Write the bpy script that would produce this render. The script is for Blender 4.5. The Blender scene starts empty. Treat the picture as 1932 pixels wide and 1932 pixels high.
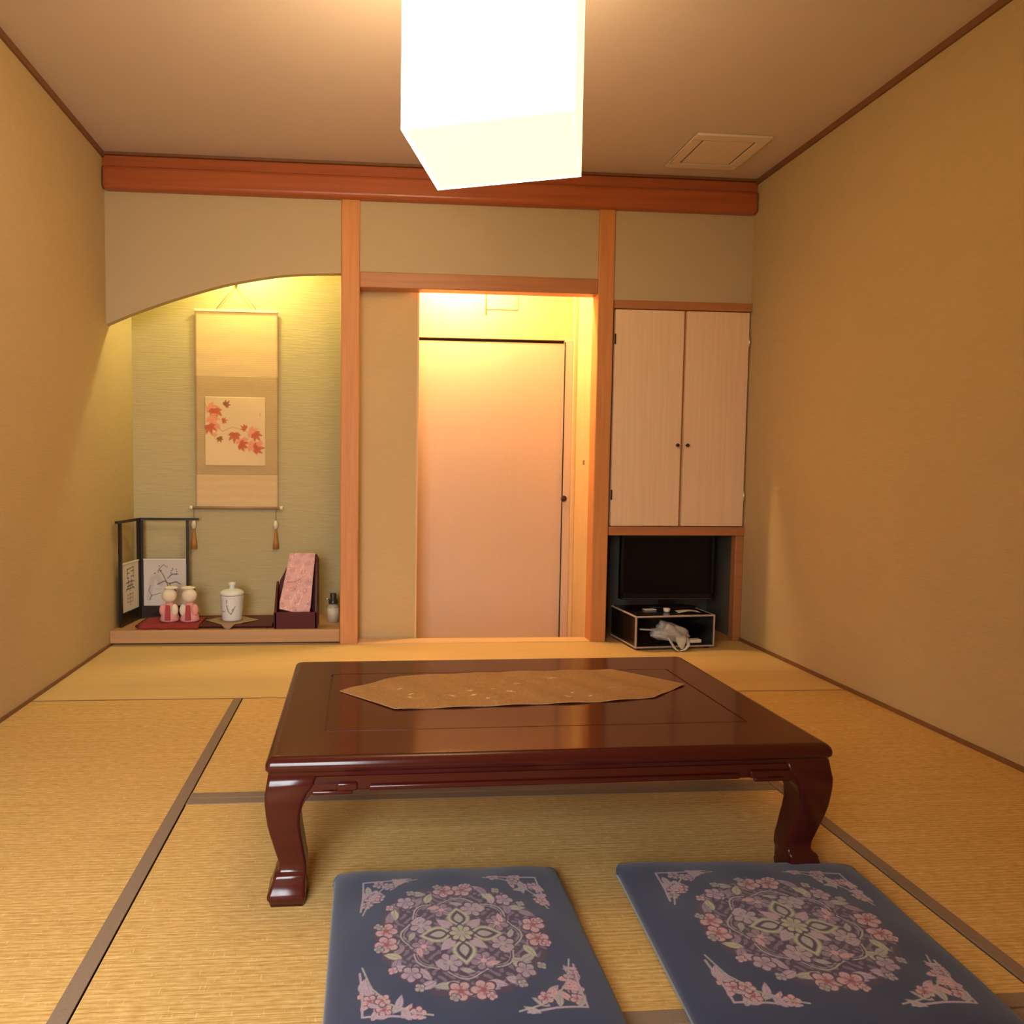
import bpy, bmesh, math, random
import numpy as np
from mathutils import Vector, Matrix
random.seed(7); rng = np.random.default_rng(7)
SC = bpy.context.scene
COL = SC.collection

# ------------------------------------------------------------------ camera
def setup_camera():
    f, cx, cy, yaw, pitch, roll, h = 1327.4, 791.63, 958.76, .0752, .0563, .0102, .9656
    F = Vector((math.sin(yaw)*math.cos(pitch), math.cos(yaw)*math.cos(pitch), -math.sin(pitch)))
    R = Vector((math.cos(yaw), -math.sin(yaw), 0)); U = R.cross(F)
    R, U = math.cos(roll)*R+math.sin(roll)*U, -math.sin(roll)*R+math.cos(roll)*U
    cd = bpy.data.cameras.new('camera'); co = bpy.data.objects.new('camera', cd); COL.objects.link(co)
    M = Matrix((R, U, -F)).transposed().to_4x4(); M.translation = (0, 0, h)
    co.matrix_world = M
    cd.sensor_width = 36; cd.lens = 36*f/1932
    cd.shift_x = (966-cx)/1932; cd.shift_y = (cy-966)/1932
    cd.clip_start = .02
    SC.camera = co
setup_camera()
SC.view_settings.view_transform = 'Standard'; SC.view_settings.look = 'None'
SC.view_settings.gamma = 1; SC.view_settings.use_curve_mapping = False
SC.view_settings.exposure = 1.0
W = bpy.data.worlds.new('world'); SC.world = W; W.use_nodes = True
W.node_tree.nodes['Background'].inputs[0].default_value = (.75, .87, 1, 1)
W.node_tree.nodes['Background'].inputs[1].default_value = .35

LAMP_COL = (1, .74, .40)
LAMP_SIDE, LAMP_BACK, LAMP_DIM = 8.6, 4.4, 1.4   # front/left panels, back panel, right panel and bottom
ENTRY_W, ALCOVE_W, WINDOW_W = 44.0, 13.0, 28.0

def light(name, kind, loc, power, col, **kw):
    l = bpy.data.lights.new(name, kind); l.energy = power; l.color = col
    o = bpy.data.objects.new(name, l); o.location = loc; COL.objects.link(o)
    for k, v in kw.items():
        if k == 'rot': o.rotation_euler = v
        else: setattr(l, k, v)
    return o
# daylight coming in through the window behind the camera
light('window_daylight', 'AREA', (-.75, -.73, 1.10), WINDOW_W, (.93, .96, 1), rot=(math.radians(52), 0, 0), shape='RECTANGLE', size=1.08, size_y=1.48, spread=math.radians(125))

# ------------------------------------------------------------------ helpers
def s(r, g, b):
    f = lambda c: (c/255/12.92) if c <= 10 else ((c/255+.055)/1.055)**2.4
    return (f(r), f(g), f(b))

def tag(o, label=None, cat=None, group=None, kind=None):
    if label: o['label'] = label
    if cat: o['category'] = cat
    if group: o['group'] = group
    if kind: o['kind'] = kind
    return o
def thing(name, loc, label, cat, rz=0, group=None):
    o = bpy.data.objects.new(name, None); COL.objects.link(o)
    o.location = loc; o.rotation_euler = (0, 0, rz); o.empty_display_size = .05
    return tag(o, label, cat, group)

class MB:
    """collects shapes; build() links them as ONE mesh object"""
    def __init__(self): self.v = []; self.f = []; self.sm = []
    def add(self, vs, fs, smooth=False):
        n = len(self.v); self.v += [tuple(map(float, p)) for p in vs]
        self.f += [tuple(i+n for i in f) for f in fs]; self.sm += [smooth]*len(fs); return self
    def box(self, x0, x1, y0, y1, z0, z1):
        vs = [(x, y, z) for z in (z0, z1) for y in (y0, y1) for x in (x0, x1)]
        return self.add(vs, [(0, 2, 3, 1), (4, 5, 7, 6), (0, 1, 5, 4), (2, 6, 7, 3), (0, 4, 6, 2), (1, 3, 7, 5)])
    def prism(self, poly, axis, a, b, smooth=False):
        """poly: 2-D points in the two other axes (x,y,z order), extruded from a to b along axis"""
        k = 'xyz'.index(axis); n = len(poly)
        area = sum(poly[i][0]*poly[(i+1) % n][1]-poly[(i+1) % n][0]*poly[i][1] for i in range(n))
        if area < 0: poly = poly[::-1]
        def p3(p, t):
            q = list(p); q.insert(k, t); return q
        vs = [p3(p, a) for p in poly]+[p3(p, b) for p in poly]
        flip = (k == 1)
        fs = [(i, (i+1) % n, n+(i+1) % n, n+i) for i in range(n)]
        caps = [tuple(range(n))[::-1], tuple(range(n, 2*n))]
        if flip: fs = [f[::-1] for f in fs]; caps = [c[::-1] for c in caps]
        m = len(self.v); self.add(vs, fs, smooth)
        self.f += [tuple(i+m for i in c) for c in caps]; self.sm += [False, False]
        return self
    def loft(self, rings, closed=True, caps=True, smooth=True):
        n = len(rings[0]); vs = [p for r in rings for p in r]; fs = []
        for i in range(len(rings)-1):
            for j in range(n if closed else n-1):
                k = (j+1) % n
                fs.append((i*n+j, i*n+k, (i+1)*n+k, (i+1)*n+j))
        self.add(vs, fs, smooth)
        if caps and closed:
            m = len(self.v)-len(vs)
            self.f += [tuple(m+j for j in range(n))[::-1], tuple(m+(len(rings)-1)*n+j for j in range(n))]; self.sm += [False, False]
        return self
    def lathe(self, prof, c=(0, 0, 0), seg=32, sx=1, sy=1):
        rings = [[(c[0]+r*sx*math.cos(2*math.pi*j/seg), c[1]+r*sy*math.sin(2*math.pi*j/seg), c[2]+z) for j in range(seg)] for r, z in prof]
        return self.loft(rings)
    def tube(self, pts, r, seg=10, sq=1):
        pts = [Vector(p) for p in pts]; rings = []
        for i, p in enumerate(pts):
            t = (pts[min(i+1, len(pts)-1)]-pts[max(i-1, 0)]).normalized()
            a = Vector((0, 0, 1)) if abs(t.z) < .9 else Vector((1, 0, 0))
            u = t.cross(a).normalized(); w = u.cross(t).normalized()
            rr = r[i] if isinstance(r, (list, tuple)) else r
            rings.append([p+u*rr*math.cos(2*math.pi*j/seg)+w*rr*sq*math.sin(2*math.pi*j/seg) for j in range(seg)])
        return self.loft(rings)
    def ball(self, c, r, seg=20, rows=12):
        r = r if isinstance(r, (list, tuple)) else (r, r, r)
        rings = [[(c[0]+r[0]*math.sin(math.pi*i/rows)*math.cos(2*math.pi*j/seg), c[1]+r[1]*math.sin(math.pi*i/rows)*math.sin(2*math.pi*j/seg), c[2]-r[2]*math.cos(math.pi*i/rows)) for j in range(seg)] for i in range(rows+1)]
        rings[0] = [(c[0]+1e-5*math.cos(j), c[1]+1e-5*math.sin(j), c[2]-r[2]) for j in range(seg)]
        rings[-1] = [(c[0]+1e-5*math.cos(j), c[1]+1e-5*math.sin(j), c[2]+r[2]) for j in range(seg)]
        return self.loft(rings)
    def build(self, name, m, parent=None, bevel=0, seg=2, local=False, label=None, kind=None):
        o0 = Vector((0, 0, 0))
        if parent is not None and not local:
            p = parent
            while p is not None: o0 += Vector(p.location); p = p.parent
        me = bpy.data.meshes.new(name)
        me.from_pydata([Vector(v)-o0 for v in self.v], [], self.f)
        for p, sm in zip(me.polygons, self.sm): p.use_smooth = sm
        me.update()
        if bevel:
            bm = bmesh.new(); bm.from_mesh(me)
            bmesh.ops.remove_doubles(bm, verts=bm.verts, dist=1e-6)
            es = [e for e in bm.edges if len(e.link_faces) == 2 and e.calc_face_angle(0) > .5]
            r = bmesh.ops.bevel(bm, geom=es, offset=bevel, segments=seg, profile=.5, affect='EDGES', clamp_overlap=True)
            for f in r['faces']: f.smooth = True
            bm.to_mesh(me); bm.free()
        me.materials.append(m)
        o = bpy.data.objects.new(name, me); COL.objects.link(o)
        if parent is not None: o.parent = parent
        return tag(o, label=label, kind=kind)

def grid(name, P, C, nu, nv, m, parent=None, thick=0, wrap=False, smooth=True, label=None):
    """a sheet with a printed colour per vertex: P(u,v)->(x,y,z) arrays, C(u,v)->(n,3) linear rgb; u,v in 0..1"""
    u, v = np.meshgrid(np.linspace(0, 1, nu), np.linspace(0, 1, nv))
    u = u.ravel(); v = v.ravel()
    co = np.stack(P(u, v), 1).astype(np.float32)
    o0 = Vector((0, 0, 0)); p = parent
    co0 = co
    if parent is not None and getattr(P, 'world', False):
        while p is not None: o0 += Vector(p.location); p = p.parent
        co0 = co-np.array(o0, np.float32)
    i = np.arange(nu*nv).reshape(nv, nu)
    q = np.stack([i[:-1, :-1], i[:-1, 1:], i[1:, 1:], i[1:, :-1]], -1).reshape(-1, 4)
    me = bpy.data.meshes.new(name)
    me.vertices.add(len(co0)); me.vertices.foreach_set('co', co0.ravel())
    me.loops.add(q.size); me.loops.foreach_set('vertex_index', q.ravel().astype(np.int32))
    me.polygons.add(len(q)); me.polygons.foreach_set('loop_start', np.arange(0, q.size, 4, dtype=np.int32))
    me.polygons.foreach_set('use_smooth', np.full(len(q), smooth))
    me.update(calc_edges=True)
    ca = me.color_attributes.new('print', 'FLOAT_COLOR', 'POINT')
    col = np.ones((len(co0), 4), np.float32); col[:, :3] = C(u, v)
    ca.data.foreach_set('color', col.ravel())
    me.materials.append(m)
    o = bpy.data.objects.new(name, me); COL.objects.link(o)
    if parent is not None: o.parent = parent
    if thick:
        md = o.modifiers.new('thickness', 'SOLIDIFY'); md.thickness = thick; md.offset = -1
    return tag(o, label=label)
def world(f): f.world = True; return f

# ------------------------------------------------------------------ materials
def mat(name, col, rough=.5, metal=0, grain=None, blot=None, bump=0, bscale=80, coat=0, emit=None, estr=0, attr=None, trans=0, sheen=0, spec=.5, alpha=1):
    """grain = (scale xyz, amount, dark colour); blot = (scale, amount); attr = name of a printed colour attribute"""
    m = bpy.data.materials.new(name); m.use_nodes = True
    nt = m.node_tree; N = nt.nodes; L = nt.links; b = N['Principled BSDF']
    b.inputs['Base Color'].default_value = (*col, 1); b.inputs['Roughness'].default_value = rough
    b.inputs['Metallic'].default_value = metal; b.inputs['Coat Weight'].default_value = coat
    b.inputs['Coat Roughness'].default_value = .06; b.inputs['Transmission Weight'].default_value = trans
    b.inputs['Sheen Weight'].default_value = sheen; b.inputs['Specular IOR Level'].default_value = spec
    b.inputs['Alpha'].default_value = alpha
    if emit is not None:
        b.inputs['Emission Color'].default_value = (*emit, 1); b.inputs['Emission Strength'].default_value = estr
    tc = N.new('ShaderNodeTexCoord'); cur = None
    if attr:
        a = N.new('ShaderNodeAttribute'); a.attribute_name = attr; cur = a.outputs['Color']
    def mix(base, fac_socket, amt, dark):
        mx = N.new('ShaderNodeMix'); mx.data_type = 'RGBA'
        mu = N.new('ShaderNodeMath'); mu.operation = 'MULTIPLY'; mu.inputs[1].default_value = amt
        L.new(fac_socket, mu.inputs[0]); L.new(mu.outputs[0], mx.inputs[0])
        if base is None: mx.inputs[6].default_value = (*col, 1)
        else: L.new(base, mx.inputs[6])
        mx.inputs[7].default_value = (*dark, 1)
        return mx.outputs[2]
    hgt = None
    if grain:
        sc, amt, dark = grain
        mp = N.new('ShaderNodeMapping'); mp.inputs['Scale'].default_value = sc; L.new(tc.outputs['Object'], mp.inputs[0])
        nz = N.new('ShaderNodeTexNoise'); nz.inputs['Scale'].default_value = 1; nz.inputs['Detail'].default_value = 4; nz.inputs['Roughness'].default_value = .6
        L.new(mp.outputs[0], nz.inputs[0])
        rp = N.new('ShaderNodeValToRGB'); rp.color_ramp.elements[0].position = .35; rp.color_ramp.elements[1].position = .68
        L.new(nz.outputs[0], rp.inputs[0]); cur = mix(cur, rp.outputs[0], amt, dark); hgt = rp.outputs[0]
    if blot:
        nz = N.new('ShaderNodeTexNoise'); nz.inputs['Scale'].default_value = blot[0]; nz.inputs['Detail'].default_value = 3
        L.new(tc.outputs['Object'], nz.inputs[0])
        cur = mix(cur, nz.outputs[0], blot[1], blot[2] if len(blot) > 2 else tuple(c*.6 for c in col))
    if cur is not None: L.new(cur, b.inputs['Base Color'])
    if bump:
        bp = N.new('ShaderNodeBump'); bp.inputs['Strength'].default_value = bump; bp.inputs['Distance'].default_value = .002
        if hgt is None:
            nz = N.new('ShaderNodeTexNoise'); nz.inputs['Scale'].default_value = bscale; nz.inputs['Detail'].default_value = 2
            L.new(tc.outputs['Object'], nz.inputs[0]); hgt = nz.outputs[0]
        L.new(hgt, bp.inputs['Height']); L.new(bp.outputs[0], b.inputs['Normal'])
    return m

WALL = (.50, .37, .19)
M_wall = mat('grasscloth', WALL, .92, grain=((14, 14, 260), .22, (.34, .24, .11)), blot=(3, .12), bump=.25)
M_strip_lit = mat('entry_wallpaper_lit', (.62, .44, .215), .92, grain=((14, 14, 260), .22, (.45, .31, .14)), bump=.25)  # same wallpaper as the walls, lightened: stronger light painted into the colour
M_header = mat('plaster', (.50, .39, .235), .92, grain=((10, 10, 180), .12, (.36, .27, .15)), bump=.15)
M_alcove = mat('alcove_grasscloth', (.50, .41, .215), .92, grain=((10, 10, 200), .30, (.34, .27, .125)), bump=.35)
M_ceil = mat('ceiling_paper', (.62, .51, .455), .95, blot=(6, .08), bump=.08)
M_post = mat('post_cedar', (.64, .265, .08), .55, grain=((60, 60, 2.5), .45, (.42, .15, .045)), bump=.1)
M_beam = mat('beam_cedar', (.42, .105, .032), .36, grain=((2, 45, 45), .5, (.26, .06, .02)), bump=.1, coat=.15)
M_lintel = mat('lintel_cedar', (.46, .19, .07), .45, grain=((2, 50, 50), .45, (.30, .10, .035)), bump=.1)
M_dark = mat('dark_trim', (.20, .085, .035), .5, grain=((30, 30, 30), .3, (.12, .05, .02)))
M_door = mat('door_veneer', (.66, .46, .315), .55, grain=((70, 70, 1.6), .22, (.60, .40, .26)), bump=.05)
M_cabdoor = mat('cabinet_veneer', (.84, .60, .385), .5, grain=((70, 70, 1.6), .22, (.60, .37, .21)), bump=.05)
M_jamb = mat('jamb_pine', (.74, .50, .24), .5, grain=((50, 50, 2), .3, (.58, .34, .14)), bump=.08)
M_plat = mat('platform_wood', (.47, .25, .10), .5, grain=((2, 50, 50), .4, (.32, .16, .06)), bump=.08)
M_board = mat('floor_board', (.60, .42, .17), .55, grain=((1.4, 45, 45), .3, (.48, .30, .10)), bump=.06)
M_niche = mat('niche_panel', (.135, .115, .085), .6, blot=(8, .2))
M_black = mat('black_line', (.012, .009, .007), .7)

def tatami_mat():
    m = bpy.data.materials.new('rush_weave'); m.use_nodes = True
    nt = m.node_tree; N = nt.nodes; L = nt.links; b = N['Principled BSDF']; b.inputs['Roughness'].default_value = .7
    b.inputs['Specular IOR Level'].default_value = .35
    tc = N.new('ShaderNodeTexCoord')
    def noise(sc, det=3):
        mp = N.new('ShaderNodeMapping'); mp.inputs['Scale'].default_value = sc; L.new(tc.outputs['Object'], mp.inputs[0])
        n = N.new('ShaderNodeTexNoise'); n.inputs['Scale'].default_value = 1; n.inputs['Detail'].default_value = det
        L.new(mp.outputs[0], n.inputs[0]); return n.outputs[0]
    def ramp(sock, a, c0, bb, c1):
        r = N.new('ShaderNodeValToRGB'); e = r.color_ramp.elements; e[0].position = a; e[1].position = bb
        e[0].color = (*c0, 1); e[1].color = (*c1, 1); L.new(sock, r.inputs[0]); return r.outputs[0]
    base = ramp(noise((34, 210, 20)), .3, (.50, .305, .082), .7, (.70, .475, .185))
    ribs = ramp(noise((2.5, 300, 1), 2), .38, (.74, .66, .52), .56, (1, 1, 1))
    mx = N.new('ShaderNodeMix'); mx.data_type = 'RGBA'; mx.blend_type = 'MULTIPLY'; mx.inputs[0].default_value = .6
    L.new(base, mx.inputs[6]); L.new(ribs, mx.inputs[7])
    warp = ramp(noise((230, 45, 1), 2), .62, (0, 0, 0), .74, (1, 1, 1))
    m2 = N.new('ShaderNodeMix'); m2.data_type = 'RGBA'; mu = N.new('ShaderNodeMath'); mu.operation = 'MULTIPLY'; mu.inputs[1].default_value = .45
    L.new(warp, mu.inputs[0]); L.new(mu.outputs[0], m2.inputs[0]); L.new(mx.outputs[2], m2.inputs[6]); m2.inputs[7].default_value = (.80, .64, .34, 1)
    L.new(m2.outputs[2], b.inputs['Base Color'])
    sx = N.new('ShaderNodeSeparateXYZ'); L.new(tc.outputs['Object'], sx.inputs[0])
    m3 = N.new('ShaderNodeMath'); m3.operation = 'MULTIPLY'; m3.inputs[1].default_value = 551; L.new(sx.outputs['Y'], m3.inputs[0])
    m4 = N.new('ShaderNodeMath'); m4.operation = 'SINE'; L.new(m3.outputs[0], m4.inputs[0])
    r2 = N.new('ShaderNodeMapRange'); r2.inputs[1].default_value = -1; L.new(m4.outputs[0], r2.inputs[0])
    rb = ramp(r2.outputs[0], .0, (.72, .62, .48), .30, (1, 1, 1))
    m5 = N.new('ShaderNodeMix'); m5.data_type = 'RGBA'; m5.blend_type = 'MULTIPLY'; m5.inputs[0].default_value = .55
    L.new(m2.outputs[2], m5.inputs[6]); L.new(rb, m5.inputs[7]); L.new(m5.outputs[2], b.inputs['Base Color'])
    bp = N.new('ShaderNodeBump'); bp.inputs['Strength'].default_value = .3; bp.inputs['Distance'].default_value = .0015
    L.new(ribs, bp.inputs['Height']); L.new(bp.outputs[0], b.inputs['Normal'])
    return m
M_tatami = tatami_mat()
M_heri = mat('tatami_cloth_edge', (.20, .135, .085), .85, blot=(90, .35, (.30, .21, .14)), bump=.3, bscale=300)

M_lacq = mat('red_brown_lacquer', (.058, .0075, .0045), .17, grain=((1.5, 45, 45), .5, (.04, .005, .003)), spec=.4)
M_lacqtop = mat('red_brown_lacquer_top', (.085, .016, .006), .10, grain=((1.2, 55, 40), .5, (.045, .008, .004)), spec=.22)
M_print = mat('printed_sheet', (1, 1, 1), .8, attr='print', bump=.06, bscale=400)
M_zabuton = mat('printed_cotton', (1, 1, 1), .95, attr='print', bump=.35, bscale=700, blot=(140, .22, (.02, .025, .05)), sheen=.25)
M_china = mat('painted_china', (1, 1, 1), .22, attr='print', coat=.3)
M_brocade = mat('gold_brocade', (.36, .20, .075), .6, attr='print', bump=.4, bscale=260)
M_frame = mat('black_lacquer_frame', (.022, .012, .008), .3)
M_darkred = mat('dark_red_lacquer', (.085, .008, .006), .42, blot=(14, .4, (.045, .004, .003)), spec=.22)
M_redcloth = mat('red_cloth', (.24, .018, .017), .85, bump=.3, bscale=120)
M_tvblack = mat('tv_black', (.006, .0055, .005), .4, spec=.3)
M_tvscreen = mat('tv_screen', (.004, .0035, .003), .22, spec=.18)
M_tvlip = mat('tv_lip', (.03, .026, .022), .25)
M_rackblack = mat('rack_black', (.012, .009, .008), .16, blot=(30, .3, (.02, .012, .01)))
M_alu = mat('rack_edge', (.46, .36, .34), .4)
M_white = mat('white_plastic', (.78, .74, .68), .4)
M_steel = mat('chrome', (.75, .73, .7), .2, metal=1)
M_bronze = mat('dark_knob', (.05, .02, .012), .35, metal=.4)
M_bag = mat('plastic_bag', (.62, .60, .57), .35, trans=.25, bump=.5, bscale=40)
M_cream = mat('cream_cloth', (.72, .60, .44), .85, bump=.2)
M_pink = mat('pink_cloth', (.70, .27, .23), .85, blot=(25, .3, (.75, .5, .42)), bump=.2)
M_rose = mat('deep_rose_cloth', (.38, .05, .06), .85, bump=.2)
M_hair = mat('doll_hair', (.03, .016, .01), .6)
M_matcloth = mat('brown_mat_cloth', (.33, .20, .11), .85, bump=.2)
M_orange = mat('orange_silk', (.42, .17, .035), .7, bump=.2)
M_ivory = mat('ivory', (.75, .66, .48), .35)
M_label = mat('bottle_label', (.62, .50, .40), .5)
M_glassy = mat('bottle_glass', (.45, .36, .26), .12)
M_cap = mat('bottle_pump', (.035, .028, .012), .3)
M_vent = mat('vent_plastic', (.74, .61, .51), .5)
M_washi = mat('washi_side', (.9, .85, .75), .8, emit=LAMP_COL, estr=LAMP_SIDE)
M_washib = mat('washi_dim', (.9, .85, .75), .8, emit=(1, .76, .25), estr=LAMP_DIM)
M_washik = mat('washi_back', (.9, .85, .75), .8, emit=LAMP_COL, estr=LAMP_BACK)
M_lampwood = mat('lamp_frame_wood', (.85, .72, .5), .5)
M_bulb = mat('bulb_glow', (.9, .9, .9), .4, emit=(1, .8, .45), estr=12)

# ------------------------------------------------------------------ room shell
XL, XR, ZC, YB, YK, YR = -1.367, 2.14, 2.573, 3.836, 4.25, -.35
def structure(mb, name, m, **k):
    o = mb.build(name, m, **k); o['kind'] = 'structure'; return o
structure(MB().box(XL-.12, XL, YR-.36, YK+.12, -.14, 2.75), 'wall_left', M_wall)
structure(MB().box(XR, XR+.12, YR-.36, YK+.12, -.14, 2.75), 'wall_right', M_wall)
structure(MB().box(XL, XR, YR-.36, YB+.09, ZC, ZC+.12), 'ceiling', M_ceil)
# rear wall behind the camera, with a window opening
wr = MB(); wx0, wx1, wz0, wz1 = -1.3, -.2, .35, 1.85
wr.box(XL, wx0, YR-.35, YR, -.14, ZC).box(wx1, XR, YR-.35, YR, -.14, ZC).box(wx0, wx1, YR-.35, YR, -.14, wz0).box(wx0, wx1, YR-.35, YR, wz1, ZC)
structure(wr, 'wall_rear', M_wall)
wf = MB()
for a, b_ in ((wx0, wx0+.04), (wx1-.04, wx1), ((wx0+wx1)/2-.02, (wx0+wx1)/2+.02)): wf.box(a, b_, YR-.35, YR-.31, wz0, wz1)
wf.box(wx0, wx1, YR-.35, YR-.31, wz0, wz0+.04).box(wx0, wx1, YR-.35, YR-.31, wz1-.04, wz1)
structure(wf, 'window_1', M_post)

# floor: base slab, tatami mats with cloth borders, bare boards along the back
fl = structure(MB().box(XL, XR, YR, YB+.1, -.14, -.03), 'floor', M_board)
T1, T2, YA, YM, YF = -.529, 1.271, 2.9365, 2.0365, 1.1365
def tatami(x0, x1, y0, y1, borders, gap=.0015):
    x0 += gap; x1 -= gap; y0 += gap; y1 -= gap
    o = MB().box(x0, x1, y0, y1, -.03, 0).build('tatami_mat', M_tatami, fl, bevel=.002, seg=1)
    w = .034
    for b_ in borders:
        r = {'l': (x0, x0+w, y0, y1), 'r': (x1-w, x1, y0, y1), 'f': (x0, x1, y0, y0+w), 'b': (x0, x1, y1-w, y1)}[b_]
        MB().box(*r, -.02, .0022).build('border', M_heri, o, bevel=.001, seg=1)
    return o
tatami(XL, T1+.017, YF, YA, 'r'); tatami(XL, T1+.017, YR, YF, 'r')
tatami(T1+.017, T2-.017, YM, YA, 'f'); tatami(T1+.017, T2-.017, YF, YM, 'bf')
tatami(T1+.017, T2-.017, YF-.9, YF, 'bf'); tatami(T1+.017, T2-.017, YR, YF-.9, 'b')
tatami(T2-.017, XR, YF, YA, 'l'); tatami(T2-.017, XR, YR, YF, 'l')
nb = 3
for i in range(nb):
    y0 = YA+(YB-YA)*i/nb; y1 = YA+(YB-YA)*(i+1)/nb
    MB().box(XL, XR, y0+.0006, y1-.0006, -.03, -.0005).build('floor_board', M_board, fl, bevel=.0008, seg=1)

MB().box(XL, XR, YA-.005, YA+.003, -.02, .0006).build('joint_strip', M_dark, fl)

# trims
def trim(n, mb, m, **k): return structure(mb, 'trim_%d' % n, m, **k)
trim(1, MB().box(XL, XL+.012, YR, YB, ZC-.028, ZC), M_dark)
trim(2, MB().box(XR-.012, XR, YR, YB, ZC-.028, ZC), M_dark)
structure(MB().box(XL, XL+.008, YR, YB, 0, .014), 'baseboard_left', M_dark)
structure(MB().box(XR-.010, XR, YR, YB, 0, .016), 'baseboard_right', M_dark)
# great beam, board above it, posts, lintels
trim(3, MB().box(XL+.002, XR-.002, 3.795, 3.925, 2.385, 2.502), M_beam, bevel=.022, seg=4)
trim(4, MB().box(XL, XR, 3.822, 3.925, 2.502, ZC-.014), M_beam, bevel=.004)
trim(5, MB().box(XL, XR, 3.812, 3.925, ZC-.014, ZC), M_dark)  # thin dark strip standing in for the shadow line under the ceiling
trim(6, MB().box(-.1435, -.0436, YB, YB+.1, -.02, 2.40), M_post, bevel=.006)
trim(7, MB().box(1.2600, 1.3500, YB, YB+.1, -.02, 2.40), M_post, bevel=.006)
trim(8, MB().box(-.0436, 1.26, YB+.004, YB+.09, 1.932, 2.015), M_lintel, bevel=.004)
trim(9, MB().box(-.0436, 1.26, YB+.002, YB+.1, -.03, .004), M_jamb, bevel=.003)
# header walls
arch = [(-1.374, 1.70), (-1.228, 1.765), (-1.01, 1.847), (-.764, 1.923), (-.543, 1.970), (-.377, 1.992), (-.1435, 2.004)]
poly = []
for i in range(len(arch)-1):   # smooth the curve
    p0, p1, p2, p3 = (arch[max(i-1, 0)], arch[i], arch[i+1], arch[min(i+2, len(arch)-1)])
    for t in np.linspace(0, 1, 8)[:-1]:
        poly.append(tuple(.5*((2*p1[k])+(-p0[k]+p2[k])*t+(2*p0[k]-5*p1[k]+4*p2[k]-p3[k])*t*t+(-p0[k]+3*p1[k]-3*p2[k]+p3[k])*t**3) for k in (0, 1)))
poly += [arch[-1], (-.1435, 2.45), (XL, 2.45)]; poly = [(max(p[0], XL), p[1]) for p in poly]
structure(MB().prism(poly, 'y', YB+.012, YB+.06), 'wall_back_left', M_header)
structure(MB().box(-.0436, 1.26, YB+.015, YB+.07, 2.01, 2.45), 'wall_back_middle', M_header)
structure(MB().box(1.35, XR, YB+.012, YB+.07, 1.90, 2.45), 'wall_back_right', M_header)
# alcove (tokonoma)
structure(MB().box(XL, -.10, YK, YK+.1, -.05, 2.45), 'wall_alcove', M_alcove)
structure(MB().box(-.12, -.06, YB+.1, YK+.05, -.14, 2.45), 'wall_alcove_right', M_alcove)
structure(MB().box(XL, -.09, YB+.05, YK+.05, 2.30, 2.42), 'ceiling_alcove', M_header)
al = structure(MB().box(XL, -.1435, YB+.02, YK, -.14, .0), 'floor_alcove', M_plat)
MB().box(XL, -.12, YB+.045, YK, .0, .078).build('platform_board', M_plat, al)
MB().box(XL, -.1435, YB-.005, YB+.045, .012, .082).build('platform_edge', M_plat, al, bevel=.004)
# entry recess with the door
ew = structure(MB().box(-.06, .281, 3.95, YK+.1, -.14, 2.42), 'wall_entry', M_strip_lit)
structure(MB().box(.281, 1.36, YK+.002, YK+.1, 1.752, 2.42), 'wall_entry_head', M_jamb)
structure(MB().box(-.06, 1.36, YB+.1, YK+.05, -.14, -.1), 'floor_entry', M_board)
structure(MB().box(-.06, 1.36, YB+.06, YK+.05, 2.34, 2.42), 'ceiling_entry', M_header)
structure(MB().box(1.268, 1.36, YB+.1, YK+.05, -.14, 2.42), 'wall_entry_right', M_jamb)
trim(10, MB().box(.272, .286, 3.944, 3.98, -.1, 2.36), M_jamb, bevel=.002)
trim(11, MB().box(1.196, 1.246, YK-.012, YK+.08, -.1, 1.752), M_door, bevel=.003)
trim(12, MB().box(1.246, 1.268, YK-.03, YK+.08, -.1, 2.36), M_jamb, bevel=.003)
d = structure(MB().box(.290, 1.196, YK+.012, YK+.05, -.09, 1.735), 'door_1', M_door, bevel=.002)
MB().box(.284, 1.196, YK+.03, YK+.06, 1.735, 1.752).build('top_gap', M_black, d)
MB().box(1.1945, 1.1985, YK-.013, YK, -.08, 1.74).build('side_gap', M_black, d)
k = MB(); k.lathe([(.001, 0), (.016, .001), (.019, .006), (.014, .010), (.001, .010)], seg=18)
ko = k.build('knob', M_bronze, d, local=True); ko.location = (1.205, YK-.012, .79); ko.rotation_euler = (math.pi/2, 0, 0)
tag(ko, label='dark round finger pull')

# ------------------------------------------------------------------ entry panel box, strike plate, vent
pb = thing('wall_panel_box', (.808, YK, 1.985), 'thin pale wooden access panel on the wall above the door', 'panel')
MB().box(.712, .904, YK-.002, YK+.004, 1.925, 2.06).build('cover', M_jamb, pb, bevel=.002)
MB().box(.704, .711, YK-.006, YK+.002, 1.90, 2.08).build('hinge_strip', M_dark, pb)
sp = thing('strike_plate', (1.267, 4.05, 1.01), 'small brass plate on the pale wood jamb right of the door', 'plate')
MB().box(1.2655, 1.2685, 4.036, 4.064, .996, 1.024).build('plate', mat('brass', (.42, .28, .10), .35, metal=.7), sp, bevel=.0006)
v = thing('ceiling_vent', (1.745, 3.51, ZC), 'square pale access vent in the ceiling near the right wall', 'vent')
vm = MB(); a0, a1, b0, b1, w = 1.557, 1.932, 3.328, 3.695, .052
vm.box(a0, a1, b0, b0+w, ZC-.012, ZC).box(a0, a1, b1-w, b1, ZC-.012, ZC).box(a0, a0+w, b0+w, b1-w, ZC-.012, ZC).box(a1-w, a1, b0+w, b1-w, ZC-.012, ZC)
vm.build('frame', M_vent, v, bevel=.003)
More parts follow.
